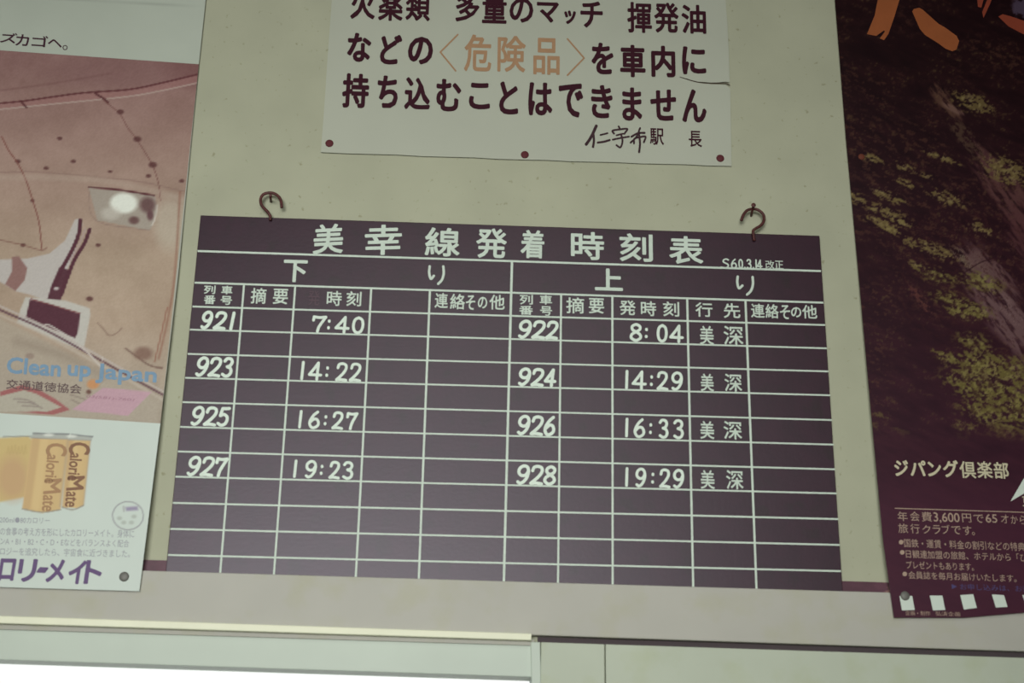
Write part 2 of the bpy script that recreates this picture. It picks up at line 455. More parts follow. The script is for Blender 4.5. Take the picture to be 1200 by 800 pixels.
numerals('revision_date', 'S60.3.14', [(846,855),(856,864),(865,871),(871.5,874),(874.5,881),(881.5,884),(885,887),(886.5,893.5)], 302.3, 315.6, 1.7, LD, M_chalk, tb)
row('revision_lettering', [('改', 897, 907.5, 304.8, 315), ('正', 908, 918, 305.3, 315.3)], .1)
row('direction_lettering', [('下', 332, 360, 304, 331)], .9)
put('direction_character', [('#stroke', [(503.5, 312), (503, 320), (505, 326.5), (508.5, 323)], 2.9), ('#stroke', [(519.5, 312), (520, 320), (518, 327.5), (513.5, 332.5)], 2.9)], LD, M_chalk, tb)
row('direction_lettering', [('上', 697, 730, 314, 341)], .9)
put('direction_character', [('#stroke', [(864.5, 324), (864, 331), (866, 337.5), (870, 334.5)], 2.9), ('#stroke', [(882, 324.5), (882.3, 333), (880, 340.5), (875.5, 345)], 2.9)], LD, M_chalk, tb)
row('column_heading', [('列', 239, 252.5, 334, 344.5), ('車', 259.5, 272.5, 334.5, 345), ('番', 239, 252.5, 345.5, 356.5), ('号', 258.5, 272, 346.5, 357.3)], .28)
row('column_heading', [('摘', 294, 312, 337, 356), ('要', 320, 337.5, 338, 356.5)], .28)
row('column_heading', [('時', 383, 400.5, 340.5, 358.5), ('刻', 406, 423.5, 341, 359)], .28)
row('rubbed_out_lettering', [('発', 361, 375, 340, 358)], .0, M_ghost)
row('column_heading', [('連', 509.5, 525, 343, 361), ('絡', 527.5, 545, 344, 362.5), ('そ', 546, 557, 345.5, 363), ('の', 560, 571, 347.5, 361.5), ('他', 573.5, 591.5, 345, 363)], .28)
row('column_heading', [('列', 609, 624.5, 345, 357), ('車', 632.5, 647, 345.5, 357), ('番', 608.5, 624.5, 357.8, 369), ('号', 633, 647, 358.5, 370)], .28)
row('column_heading', [('摘', 663.5, 684.5, 348, 367.5), ('要', 690, 708, 349, 367.5)], .28)
row('column_heading', [('発', 726, 745, 351.5, 369.5), ('時', 751, 769, 352.5, 370.5), ('刻', 777, 796, 353, 371)], .28)
row('column_heading', [('行', 815, 835, 354, 371.5), ('先', 848, 867.5, 355, 373)], .28)
row('column_heading', [('連', 880, 896, 355.5, 372.5), ('絡', 897, 912.5, 356, 373), ('そ', 914, 926, 357, 374), ('の', 927, 939, 359.5, 372), ('他', 940, 957.5, 357, 373.5)], .28)
for s, x0, x1, y0, y1 in (('921',235.5,276.5,363.5,387),('923',229.5,274,417,442.5),('925',224,269.5,475,500),('927',219.5,266.5,533.5,559),
                          ('922',607,655,374,398),('924',607,652.5,430,453.5),('926',606,652,485.5,511),('928',605,652.5,543.5,569)):
    W = x1 - x0
    fr = [(0, .35), (.36, .75), (.80, 1.0)] if s[2] == '1' else [(0, .35), (.33, .69), (.67, 1.0)]
    numerals('train_number', s, [(x0 + a * W, x0 + b * W) for a, b in fr], y0, y1, 3.7, LD, M_chalk2, tb, slant=.12)
for s, bx, y0, y1 in (('7:40', [(365,383),(383,388),(392,410),(412,427.5)],368.5,391.5), ('14:22', [(351,358),(361,378),(380,387),(393,408),(409,424)],422.5,447.5),
                      ('16:27', [(348.5,355.5),(361,376),(378,385),(388.5,403),(405,419.5)],480,504), ('19:23', [(342.5,349.5),(357,372),(373.5,380.5),(385,399),(400.5,415)],538,562),
                      ('8:04', [(737.5,753),(754,761),(769,783),(784,801.5)],378,402), ('14:29', [(731,738),(740,758),(760,767),(769,783.5),(786,801)],433,458),
                      ('16:33', [(731,738),(742,757),(759,766),(771,784),(788,802)],489,514.5), ('19:29', [(731,738),(744,758),(762,768),(772,786),(788,802.5)],547,572.5)):
    numerals('departure_time', s, bx, y0, y1, 3.3, LD, M_chalk2, tb, slant=.04)
for a, b, y0, y1 in (((820,836.5),(848,871),381.5,404),((821,836.5),(849,869.5),437.5,458.5),((820.5,837),(848,869.5),493,514.5),((821,837.5),(851,871),550.5,573)):
    row('destination', [('美', *a, y0, y1), ('深', *b, y0, y1 + .5)], .28)

# ------------------------------------------------------------------ hooks and nails
def tube(name, pts, r, m, parent=None, n=8, origin=None):
    p = [np.array(q, float) for q in pts]; V, Fc = [], []
    T = [p[min(i + 1, len(p) - 1)] - p[max(i - 1, 0)] for i in range(len(p))]
    T = [t / np.linalg.norm(t) for t in T]
    up = np.cross(T[0], [0, 1, .1]); up /= np.linalg.norm(up)
    for i, q in enumerate(p):
        up = up - T[i] * np.dot(up, T[i]); up /= np.linalg.norm(up); s = np.cross(T[i], up)
        rr = r[i] if isinstance(r, (list, tuple)) else r
        for k in range(n):
            a = 2 * math.pi * k / n; V.append(q + rr * (math.cos(a) * up + math.sin(a) * s))
    for i in range(len(p) - 1):
        for k in range(n):
            Fc.append((i*n + k, i*n + (k+1) % n, (i+1)*n + (k+1) % n, (i+1)*n + k))
    Fc += [tuple(range(n))[::-1], tuple(range((len(p)-1)*n, len(p)*n))]
    return mesh_obj(name, V, Fc, m, parent, smooth=True, origin=origin)
def hook(pts, label):
    q = cr(pts, 6)
    n = len(q)
    base = P(*pts[0], .006)
    o = tube('wire_hook', [P(a[0], a[1], .013 + .003 * min(1, i / 8)) for i, a in enumerate(q)], .0022, M_rust, origin=base)
    return tag(o, label, 'hook')
hook([(316.8, 258), (316.3, 252.5), (313, 247.5), (308.5, 243), (305.8, 238), (305.6, 232.5), (308.5, 228), (314, 226), (320, 226.3), (325.5, 229.2), (329, 234.5), (330.3, 243.5)],
     'rusty wire hook at the upper left of the timetable board, open to the right')
hook([(884, 282), (882.8, 274), (882.8, 270), (886, 267.5), (891.5, 264), (895, 259), (895, 252.5), (891.5, 248), (886.5, 245.3), (880.5, 244.8), (875, 247), (871, 252), (868.6, 258.5)],
     'rusty wire hook at the upper right of the timetable board, open to the left')
def nail(x0, y0, x1, y1, rh, label):
    a = P(x0, y0, -.012); b = P(x1, y1, .028)
    d = (b - a) / np.linalg.norm(b - a)
    a = P(x0, y0, 0) - d * .01
    o = empty('nail', P(x0, y0, 0), label, 'nail')
    tube('shank', [a, b], .0018, M_rust, o)
    tube('head', [b - d * .0006, b, b + d * .0012, b + d * .0016], [rh * .8, rh, rh, rh * .7], M_rust, o, 12)
nail(317.5, 237, 317, 229, .0022, 'short rusty nail in the wall inside the loop of the left hook')
nail(880, 254, 883, 240.5, .0034, 'rusty nail with round head sticking out above the right hook')

# ------------------------------------------------------------------ tacks
def tack(x, y, d, rpx, m, label, group=None):
    b = P(x, y, d); r = rpx / F * 1.98
    o = empty('thumbtack', b, label, 'tack', group)
    V, Fc = [], []
    prof = [(1, 0), (1, .12), (.9, .28), (.6, .42), (.25, .5)]
    n = 20
    for pr, h in prof:
        for k in range(n):
            a = 2 * math.pi * k / n; V.append(b + np.array([r * pr * math.cos(a), -r * h * .8, r * pr * math.sin(a)]))
    for i in range(len(prof) - 1):
        for k in range(n): Fc.append((i*n + k, i*n + (k+1) % n, (i+1)*n + (k+1) % n, (i+1)*n + k))
    Fc.append(tuple(range((len(prof)-1)*n, len(prof)*n))); Fc.append(tuple(range(n))[::-1])
    mesh_obj('cap', V, Fc, m, o, smooth=True)
    tube('pin', [b + np.array([0, .0005, 0]), b + np.array([0, d + .006, 0])], .0005, M_rust, o, 6)

# ------------------------------------------------------------------ notice sign at the top
def ND(x, y): return .0022 + .0012 * math.sin((x - 380) / 75.0) * max(0, min(1, (y - 60) / 120.0)) + .001
ns = empty('notice_sign', P(615, 186, .001), 'pale notice sheet with bold maroon Japanese lettering tacked above the timetable board', 'sign')
def wav(a, b, n, f=0):
    return [(a[0] + (b[0]-a[0]) * i / n, a[1] + (b[1]-a[1]) * i / n + (f * math.sin(i * 2.1) if 0 < i < n else 0)) for i in range(n + 1)]
tearU = [(797, 90.2), (805, 92), (811, 94), (818, 95.7), (827, 96.2), (833, 96.8), (842, 96.6), (850, 95.6), (855, 96.6)]
tearD = [(855.6, 103.6), (850, 99.4), (843, 98.9), (833, 98.7), (827, 97.7), (818, 96.9), (811, 95), (805, 92.7), (797, 90.2)]
out = [(396, -95), (845.5, -80)] + [(850, -5), (852.5, 30), (854, 60)] + tearU[::-1][:-1] + [(797, 90.2)] + tearD[::-1][1:] + [(856.5, 150), (857.2, 194.5)] + wav((857.2, 194.5), (615, 187), 9, .35)[1:] + wav((615, 187), (376, 178.3), 8, .4)[1:] + [(379, 140), (382, 100), (385, 50), (388.5, 0)]
# sheet as two pieces so the tear stays open
upper = [(396, -95), (845.5, -80), (850, -5), (852.5, 30), (854, 60)] + tearU[::-1] + [(700, 87), (600, 84), (500, 80.8), (383.2, 77)]
lower = [(383.2, 77), (500, 80.8), (600, 84), (700, 87), (797, 90.2)] + tearD[::-1][1:] + [(856.5, 150), (857.2, 194.5)] + wav((857.2, 194.5), (615, 187), 9, .35)[1:] + wav((615, 187), (376, 178.3), 8, .4)[1:] + [(379, 140), (381.5, 105)]
slab('paper_sheet', upper, .0032, (.0004,), M_paper, ns)
slab('paper_sheet', lower, .0032, (.0004,), M_paper, ns)
SD = .0036
put('tear_shade', [('#stroke', [(797, 90.2), (811, 94.6), (820, 96.6), (833, 97.8), (843, 97.9), (850, 97.4), (855, 99.5)], .9)], .0037, M_gap, ns)  # shade in the open tear, painted as a thin dark line
def nrow(nm, items, b, m=M_ink): return put(nm, [(*i, b) for i in items], SD, m, ns)
nrow('lettering_large', [('火', 411, 440, -14, 23), ('薬', 443.5, 472.5, -13, 25), ('類', 475.5, 504.5, -13, 25)], 0.95)
nrow('lettering_large', [('多', 534, 562, -11, 26), ('量', 565, 594, -10, 28), ('の', 597, 625, -3, 27), ('マ', 629, 655, 2, 27), ('ッ', 661, 675, 12, 28.5), ('チ', 680, 706.5, 1, 33)], 0.95)
nrow('lettering_large', [('揮', 735, 764, 2, 39), ('発', 766.5, 795.5, 2.5, 39), ('油', 798.5, 827.5, 5, 40)], 0.95)
nrow('lettering_large', [('な', 407, 435, 38, 73), ('ど', 445.5, 471, 40, 76), ('の', 478, 507.5, 42.5, 76)], 1.3)
put('faded_bracket', [('#stroke', [(536.5, 40.5), (516, 61)], 1.9), ('#stroke', [(516, 61), (534, 83)], 1.9)], SD, M_brown, ns)
nrow('faded_lettering', [('危', 544, 576, 40, 84.5), ('険', 583, 616, 41.5, 85), ('品', 625, 656, 44, 88)], .75, M_brown)
put('faded_bracket', [('#stroke', [(665, 45.5), (684.5, 68)], 1.9), ('#stroke', [(684.5, 68), (665, 88)], 1.9)], SD, M_brown, ns)
nrow('lettering_large', [('を', 693, 719, 49.5, 87.5), ('車', 726.5, 756.5, 52, 91), ('内', 763, 791.5, 53, 91), ('に', 799, 827.5, 54, 88)], 1.3)
nrow('lettering_large', [('持', 401, 432.5, 85.5, 127), ('ち', 442, 466.5, 88, 127), ('込', 474, 504.5, 90, 129), ('む', 511, 540.5, 92, 131), ('こ', 549.5, 574.5, 96.5, 128.5), ('と', 585, 607.5, 95, 134.5),
     ('は', 619, 647.5, 96, 136), ('で', 654.5, 683.5, 97, 138), ('き', 692.5, 718, 99, 139), ('ま', 729, 752.5, 102, 142), ('せ', 762, 792.5, 104, 142), ('ん', 799, 828, 104, 144)], 1.3)
nrow('station_lettering', [('駅', 761.5, 778, 150, 170), ('長', 807, 822.5, 153, 172.5)], .3)
# 仁宇布 written by hand, in brush strokes
hs = lambda pts, wd=1.5: ('#stroke', [(600 + a / 4.0, b / 4.0) for a, b in pts], wd * 1.35)
put('handwritten_lettering', [hs([(395, 590), (372, 640), (348, 676)], 2.6), hs([(382, 630), (384, 660), (380, 688)], 2.0), hs([(415, 632), (432, 628), (448, 624)], 1.5), hs([(402, 668), (430, 664), (458, 656)], 1.8),
    hs([(500, 592), (506, 604)], 1.6), hs([(478, 626), (472, 612), (506, 606), (540, 604), (530, 622)], 1.6), hs([(490, 634), (512, 628), (528, 626)], 1.4), hs([(472, 654), (510, 646), (548, 640)], 1.5), hs([(512, 630), (518, 662), (508, 690), (490, 680)], 1.6),
    hs([(560, 640), (590, 624), (622, 622)], 1.7), hs([(600, 600), (584, 640), (556, 668)], 1.6), hs([(572, 672), (574, 650), (600, 642), (626, 640), (618, 666)], 1.6), hs([(594, 620), (600, 670), (596, 712)], 1.8)], SD, M_pen, ns)
for x, y, wh in ((386, 168, 'left'), (615, 181.3, 'middle'), (844, 185.5, 'right')):
    tack(x, y, .0034, 5.0, M_tack, 'maroon round thumbtack at the %s of the bottom edge of the notice sheet' % wh, 'tacks of the notice sheet')

# ------------------------------------------------------------------ poster on the left
def LDp(x, y): return .005 + .015 * np.clip((np.asarray(y, float) - 250) / 400.0, 0, 1) ** 1
def LDs(off): return lambda x, y: LDp(x, y) + off
lp = empty('wall_poster', P(80, 690, .02), 'left poster with a brownish photograph above a white strip picturing yellow drink cans', 'poster')
edge = [(241, 0), (233, 75), (224.5, 160), (209, 320), (188, 495), (163.3, 692.5)]
def ex(y):
    if y < 0: return 241 - y * .107
    for (x0, y0), (x1, y1) in zip(edge[:-1], edge[1:]):
        if y <= y1: return x0 + (x1 - x0) * (y - y0) / (y1 - y0)
    return 163.3 - (y - 692.5) * .12
def sheet_from(canvas, name, off, m, parent): return canvas.build(name, lambda X, Y: LDp(X, Y) + off, m, parent)
# the paper itself
def strip_sheet(name, left, right, ys, dfun, th, m, parent):
    """paper of some thickness: rows of left and right edge points, closed into a solid"""
    V, Fc = [], []; n = len(ys)
    for (xl, yl), (xr, yr) in zip(left, right):
        for k in range(9):
            t = k / 8; x = xl + (xr - xl) * t; y = yl + (yr - yl) * t
            p = P(x, y, dfun(x, y)); V.append(p)
    F2 = len(V)
    V += [v + np.array([0, th, 0]) for v in V]
    for i in range(n - 1):
        for k in range(8):
            a = i * 9 + k; Fc.append((a, a + 9, a + 10, a + 1)); Fc.append((F2 + a, F2 + a + 1, F2 + a + 10, F2 + a + 9))
    for i in range(n - 1):
        for k in (0, 8):
            a = i * 9 + k; Fc.append((a, a + 9, F2 + a + 9, F2 + a))
    for r in (0, n - 1):
        for k in range(8):
            a = r * 9 + k; Fc.append((a, a + 1, F2 + a + 1, F2 + a))
    return mesh_obj(name, V, Fc, m, parent)
ys = list(np.linspace(-90, 692.5, 26))
yl = lambda y: y - 3.2 - .035 * 200       # edge points on the far left of the sheet
strip_sheet('paper_sheet', [(-250, y - 16 if y < 600 else y - 12) for y in ys], [(ex(y), y) for y in ys], ys, LDp, .0004, M_pback, lp)

# upper white part
cv = Canvas([(-250, -106), (ex(-90), -90), (ex(75), 75), (-250, 41.5)], 100, 60)
cv.c[:] = (178, 186, 172); n = cv.noise(60, 40); cv.c += (n[..., None] - .5) * 8
cv.stroke([(50, -2), (140, 2), (242, 9)], 1.2, (150, 156, 145), .5)
sheet_from(cv, 'white_heading_strip', .0002, M_printL, lp)

# the photograph
cv = Canvas([(-250, 41.5), (ex(75), 75.3), (188, 496), (-250, 468)], 290, 290, 3)
X, Y = cv.X, cv.Y
t = np.clip((Y - 60) / 240, 0, 1)[..., None]
cv.c = np.array((142, 108, 104.)) * (1 - t) + np.array((172, 152, 132.)) * t
cv.mix((168, 156, 140), np.clip((Y - 380) / 90, 0, 1))
n = cv.noise(70, 45); cv.c += (n[..., None] - .5) * 26
n = cv.noise(9, 9); cv.c += (n[..., None] - .5) * 9
cv.blob(235, 70, 60, 40, (112, 72, 70), .7)
cv.blob(150, 85, 120, 25, (128, 94, 92), .5)
cv.stroke([(0, 106), (60, 98), (130, 86)], 1.8, (115, 78, 76), .5, 2)
cv.poly([(-20, 122), (95, 110), (160, 104), (232, 86), (232, 97), (190, 106), (150, 113), (60, 122), (-20, 129)], (155, 112, 108), .6)
cv.stroke([(-250, 136), (-60, 127), (0, 121), (30, 118), (95, 109), (150, 105), (190, 97), (232, 87)], 2.0, (88, 42, 46), .9)
cv.stroke([(-250, 143), (-60, 133), (0, 128), (60, 122), (150, 113), (190, 106), (232, 97)], 1.5, (182, 164, 154), .85)
for pts in ([(25, 119), (31, 126)], [(111, 109), (122, 116), (127, 120)]): cv.stroke(pts, 2.4, (82, 38, 42), .9)
cv.stroke([(122, 118), (140, 133), (150, 150), (160, 163), (178, 192), (186, 216), (188, 235)], 1.2, (110, 66, 62), .75)
for x, y, r in ((141, 131, 4), (161, 163, 4.5), (179, 193, 4.8), (86, 189, 3), (129, 201, 2.5), (54, 197, 3), (174, 206, 3), (213, 212, 3), (21, 189, 3.2), (70, 162, 3), (38, 235, 2.5), (115, 287, 3), (105, 350, 4), (35, 417, 5), (27, 287, 3)):
    cv.blob(x, y, r * 1.3, r * .9, (84, 46, 46), .8, 1.2)
cv.stroke([(2, 160), (10, 176), (20, 190), (30, 210), (40, 240), (46, 262), (49, 292)], 1.5, (120, 66, 58), .85)
cv.stroke([(0, 281), (27, 287), (48, 293), (55, 290)], 1.3, (120, 80, 70), .7)
cv.stroke([(-250, 205), (0, 202), (40, 201), (100, 206), (160, 212), (216, 224)], 1.5, (128, 100, 92), .45)
cv.stroke([(-250, 212), (0, 208), (60, 208), (130, 213), (215, 232)], 7, (182, 166, 150), .35, 4)
cv.blob(200, 262, 25, 40, (185, 178, 160), .6)
cv.stroke([(211, 225), (205, 320), (197, 372), (186, 420)], 2.2, (132, 84, 66), .6, 2)
cv.stroke([(215, 235), (207, 330), (200, 390), (190, 450)], 3, (172, 160, 140), .6, 2)
cv.poly([(104, 220), (182, 229), (184, 248), (176, 270), (114, 258)], (162, 154, 142), .9)
cv.blob(145, 238, 19, 14, (226, 230, 218), 1, 1.6); cv.blob(130, 250, 15, 10, (200, 196, 184), .6)
cv.blob(173, 240, 12, 12, (96, 66, 66), .85); cv.blob(157, 258, 8, 6, (100, 70, 68), .9); cv.blob(176, 252, 5, 8, (90, 55, 60), .8)
cv.stroke([(104, 219), (140, 222.5), (181, 229)], 2.2, (88, 42, 48), 1)
cv.stroke([(104, 220), (112, 258), (176, 270)], 1, (140, 118, 108), .8)
cv.stroke([(184, 240), (182, 255), (178, 264)], 1.6, (214, 210, 200), .7)
# pale winged shape with dark stripes
cv.poly([(-60, 300), (0, 304), (32, 303), (58, 297), (76, 282), (88, 257), (94, 256), (97, 262), (86, 300), (68, 340), (56, 353), (35, 345), (18, 341), (0, 330), (-60, 318)], (186, 180, 174), 1, 1.5)
cv.poly([(14, 301), (22, 300), (32, 314), (29, 328), (18, 341), (6, 333), (14, 318)], (142, 108, 102), 1, 1.5)
cv.poly([(70, 312), (84, 318), (76, 338), (70, 354), (55, 352), (60, 335)], (86, 48, 58), 1, 1.2)
cv.stroke([(94, 258), (92, 275), (84, 294), (72, 316), (62, 338)], 4.6, (84, 42, 54), 1)
cv.stroke([(105, 269), (99, 285), (88, 303), (80, 322), (72, 345)], 4.4, (84, 42, 54), 1)
cv.stroke([(100, 268), (93, 286), (82, 306)], 2.0, (170, 150, 145), .9)
cv.blob(66, 338, 4, 2.5, (196, 190, 186), .9)
cv.poly([(30, 348), (55, 350), (76, 352), (105, 361), (106, 368), (99, 405), (93, 410), (20, 378), (24, 362)], (190, 187, 178), 1, 1.5)
cv.poly([(35, 351), (58, 356), (94, 368), (91, 390), (88, 396), (30, 373)], (84, 44, 56), 1, 1.2)
cv.stroke([(36, 350), (94, 367)], 1.4, (120, 60, 62), .8)
cv.stroke([(30, 377), (48, 383), (55, 380), (70, 388), (86, 398)], 1.8, (196, 190, 182), .95)
cv.poly([(-60, 380), (0, 372), (50, 398), (120, 436), (188, 470), (185, 496), (-60, 480)], (172, 162, 146), .7, 5)
cv.stroke([(20, 400), (70, 415), (120, 440)], 10, (132, 118, 104), .35, 10)
cv.stroke([(-60, 335), (0, 363), (50, 385), (100, 412), (150, 440), (192, 463)], 2.6, (98, 68, 76), .9)
cv.stroke([(-60, 331), (0, 358.5), (50, 381), (100, 408), (150, 436), (192, 459)], 2.4, (186, 176, 168), .85)
cv.stroke([(-60, 342), (0, 369), (50, 391), (100, 418), (150, 445), (190, 468)], 3.4, (188, 178, 164), .6, 2)
cv.stroke([(93, 405), (105, 415), (118, 429)], 2, (200, 192, 184), .95); cv.stroke([(120, 418), (121, 432)], 1.3, (196, 188, 180), .9)
cv.stroke([(114, 378), (121, 385), (128, 393), (137, 390), (143, 384)], 1.3, (122, 96, 84), .7)
cv.stroke([(147, 408), (158, 416), (172, 426), (182, 430), (190, 431)], 2, (110, 84, 74), .8)
cv.blob(168, 414, 14, 10, (120, 90, 78), .75); cv.stroke([(196, 360), (188, 395), (181, 424)], 1.5, (140, 90, 72), .8)
cv.poly([(0, 459), (25, 451), (45, 456), (66, 468), (82, 480), (62, 486), (0, 480)], (158, 92, 92), .9)
cv.poly([(-60, 480), (0, 464), (28, 457), (42, 461), (72, 477), (56, 482), (0, 482)], (176, 170, 154), 1)
for k in range(3): cv.stroke([(16 + 5*k, 470 + 4*k - 3), (30 + 6*k, 468 + 4*k), (40 + 5*k, 472 + 3*k)], 1.6, (126, 112, 108), .6, 1)
cv.blob(109, 450, 9, 7, (196, 142, 96), .95, 1.2); cv.blob(104, 459, 4, 3.5, (104, 70, 62), .9)
cv.stroke([(82, 462), (100, 468)], 1.5, (132, 118, 110), .7); cv.stroke([(84, 468), (95, 474)], 1.5, (132, 118, 110), .7)
cv.poly([(121, 454), (178, 459), (150, 487), (84, 480)], (188, 154, 164), 1, 1)
cv.c += (cv.rs.rand(cv.ny, cv.nx, 1) - .5) * 7
sheet_from(cv, 'photograph', .0002, M_printL, lp)
M_blue = mat('faded_blue_print', (120, 150, 174), .6, .25, .08, 120)
M_darkp = mat('dark_print', (96, 78, 78), .6, .25)
put('lettering', [('Clean', (8, 436.5), (62, 4.3), (1.6, -18), .8)], LDs(.0005), M_blue, lp)
put('lettering', [('up', (79, 445), (26, 1.8), (1.2, -17), .8)], LDs(.0005), M_blue, lp)
put('lettering', [('Japan', (112, 448), (70, 5), (1.8, -22), .8)], LDs(.0005), M_blue, lp)
put('lettering', [('交通道徳協会', (7, 455), (88, 6.5), (1, -11), .15)], LDs(.0005), M_darkp, lp)
M_pinkt = mat('pink_slip_print', (164, 124, 138), .6, .25)
put('lettering', [('03(581)-7601', (100, 466.5), (56, 4.5), (2, -4), .0)], LDs(.0005), M_pinkt, lp)
M_violet = mat('violet_print', (100, 80, 118), .6, .25)
M_heading = mat('heading_print', (64, 32, 46), .6, .25)
put('heading_lettering', [('ズ', (0, 49.5), (19, 1.3), (1.5, -11.5), .3), ('カ', (18, 53), (15, 1), (1.5, -13), .3), ('ゴ', (37, 54), (18, 1.2), (1.5, -12.5), .3), ('ヘ', (56, 53.5), (16, 2.0), (0.7, -8), .3), ('。', (73, 58.5), (6, .4), (.5, -6), .0)], LDs(.0005), M_heading, lp)
put('heading_lettering', [('紙くずはク', (-112, 46), (108, 4), (2, -14), .3)], LDs(.0005), M_heading, lp)

# white advertising strip
cv = Canvas([(-250, 468), (188, 496), (163.3, 692.5), (-250, 680.5)], 330, 170, 5)
cv.c[:] = (198, 209, 200); n = cv.noise(50, 50); cv.c += (n[..., None] - .5) * 5
g1, g2 = (204, 178, 122), (196, 164, 112)
cv.poly([(-130, 506), (0, 513), (33, 511), (39, 516), (30, 582), (0, 588), (-130, 580)], (200, 176, 118), .95, 3)
cv.blob(15, 560, 24, 34, (188, 150, 118), .6); cv.stroke([(4, 511.5), (37, 511)], 1.3, (132, 134, 130), .8)
for k in range(6): cv.stroke([(8 + 4*k, 531 + k % 2), (10 + 4*k, 523 - k % 3), (11 + 4*k, 531)], 1.2, (176, 150, 100), .4, 1.5)
def can(p, lid):
    cv.poly(p, (206, 178, 128), 1, 1)
    tl, tr, br, bl_ = p[0], p[1], p[2], p[-1]
    for s_, col in ((.12, (184, 152, 112)), (.35, (214, 190, 138)), (.85, (198, 172, 124)), (.99, (156, 138, 124))):
        a = (tl[0] + (tr[0]-tl[0])*s_, tl[1] + 3); b = (bl_[0] + (br[0]-bl_[0])*s_, bl_[1] - 3)
        cv.stroke([a, ((a[0]+b[0])/2, (a[1]+b[1])/2), b], (tr[0]-tl[0]) * (.2 if s_ < .9 else .06), col, .45, 3)
    cv.poly(lid, (172, 176, 168), 1, 1)
    cv.stroke([lid[0], lid[1]], 1.6, (122, 124, 124), .9); cv.stroke([lid[3], lid[2]], 1.0, (150, 146, 136), .8)
    cv.stroke([bl_, ((bl_[0]+br[0])/2, max(bl_[1], br[1]) + 3), br], 1.6, (142, 134, 122), .8)
can([(80, 514), (106, 516), (98, 592), (90, 595), (73, 594)], [(84, 509), (108.5, 511.5), (107, 516), (80, 515)])
can([(37, 513), (80, 514), (71, 597), (50, 601), (26, 596)], [(39, 507.5), (81, 508.5), (80, 514.5), (37, 513)])
for s_ in ((57, 509.5), (84, 511)): cv.blob(*s_, 8, 2.4, (214, 218, 208), .9)
for k, t_ in ((0, 0),): cv.stroke([(150 + 18*math.cos(a), 604 + 16.5*math.sin(a)) for a in np.linspace(0, 2*math.pi, 17)], 1.2, (136, 134, 140), .85)
cv.poly([(147, 594), (161, 593), (162, 597.5), (148, 598.5)], (138, 126, 156), .8, 2.5)
cv.stroke([(145, 593), (145, 599)], 1.5, (150, 146, 150), .7)
for x, y in ((140, 607), (157, 605), (145, 612), (154, 612)): cv.blob(x, y, 4, 3, (170, 178, 168), .8)
sheet_from(cv, 'advertisement', .0002, M_printL, lp)
M_canink = mat('can_brown_print', (132, 98, 76), .6, .25)
M_canink2 = mat('can_tan_print', (164, 130, 96), .6, .25)
def canword(O, D, up, m, nm='can_lettering'):
    # reads downwards: a tall initial followed by small script
    O, D, up = (np.array(q, float) for q in (O, D, up))
    put(nm, [('C', O + up * -.1, D * .17, up * 1.25, .7), ('alorie', O + D * .17, D * .42 , up * .72, .4), ('M', O + D * .55, D * .2, up * 1.0 - D*.04, .6), ('ate', O + D * .77, D * .23, up * .66, .4)], LDs(.0005), m, lp)
canword((84, 518), (-8, 75), (19, 1.5), M_canink)
canword((57, 519), (-8, 79), (19, 1.5), M_canink2)
M_greyp = mat('grey_small_print', (150, 152, 158), .6, .25)
def tl_(s, x0, x1, y0, y1, b=0.0, m=M_greyp, nm='small_print'):
    put(nm, [(s, (x0, y1 - SL * .6 * (x1 - x0)), (x1 - x0, SL * .6 * (x1 - x0)), (.5, -(y1 - y0 - SL * .6 * (x1 - x0))), b)], LDs(.0005), m, lp)
tl_('1缶200ml●80カロリー', -10, 58, 604.5, 613.5)
tl_('の食事の考え方を形にしたカロリーメイト。身体に', 0, 157, 617.5, 630)
tl_('ンA・B1・B2・C・D・Eなどをバランスよく配合', 0, 151, 629.5, 641)
tl_('ロジーを追究したら、宇宙食に近づきました。', 0, 152, 641, 653)
kk = [('カ', -26, -5, 654, 679), ('ロ', -2, 18.5, 655, 679), ('リ', 20, 43.5, 655.5, 680.5), ('ー', 43.5, 56, 665, 670), ('メ', 54, 77, 656, 681), ('イ', 79.5, 101, 657, 683), ('ト', 98.5, 120.5, 657, 683)]
put('brand_lettering', [(s, (x0, y1), (x1 - x0 - 4, .3), (4, -(y1 - y0)), 1.1) for s, x0, x1, y0, y1 in kk], LDs(.0005), M_violet, lp)
tack(145.5, 675.5, LDp(145, 675) + .0004, 5.4, M_tackg, 'grey round thumbtack in the lower right corner of the left poster')

# ------------------------------------------------------------------ poster on the right
def RDp(x, y): return .005 + .015 * np.clip((np.asarray(y, float) - 250) / 430.0, 0, 1)
rp = empty('wall_poster', P(1120, 722, .02), 'right poster with dark wooded ravine photograph, orange lettering above and white print below', 'poster')
redge = [(978.3, 0), (991, 160), (1005.8, 320), (1020.3, 480), (1034.7, 633), (1047.5, 723.5)]
def rex(y):
    if y < 0: return 978.3 + y * .08
    for (x0, y0), (x1, y1) in zip(redge[:-1], redge[1:]):
        if y <= y1: return x0 + (x1 - x0) * (y - y0) / (y1 - y0)
    return 1047.5
ys = list(np.linspace(-90, 723.5, 27))
def rbot(x, y):   # lower edge lifts towards the right
    t = np.clip((np.asarray(x, float) - 1130) / 200, 0, 1.4) * np.clip((np.asarray(y, float) - 600) / 123, 0, 1)
    return y - 17 * t
V_left = [(rex(y), y) for y in ys]
cv = Canvas([(0, 0), (1, 0), (1, 1), (0, 1)], 330, 620, 11)
yy = -90 + cv.v * 813.5
lx = np.interp(yy, [-90] + [e[1] for e in redge], [971] + [e[0] for e in redge])
cv.X = lx + cv.u * (1335 - lx); cv.Y = yy; cv.Y = rbot(cv.X, yy)
X, Y = cv.X, cv.Y
t = np.clip((Y - 60) / 480, 0, 1)[..., None]
cv.c = np.array((30, 9, 13.)) * (1 - t) + np.array((54, 22, 36.)) * t
ang = math.radians(22)
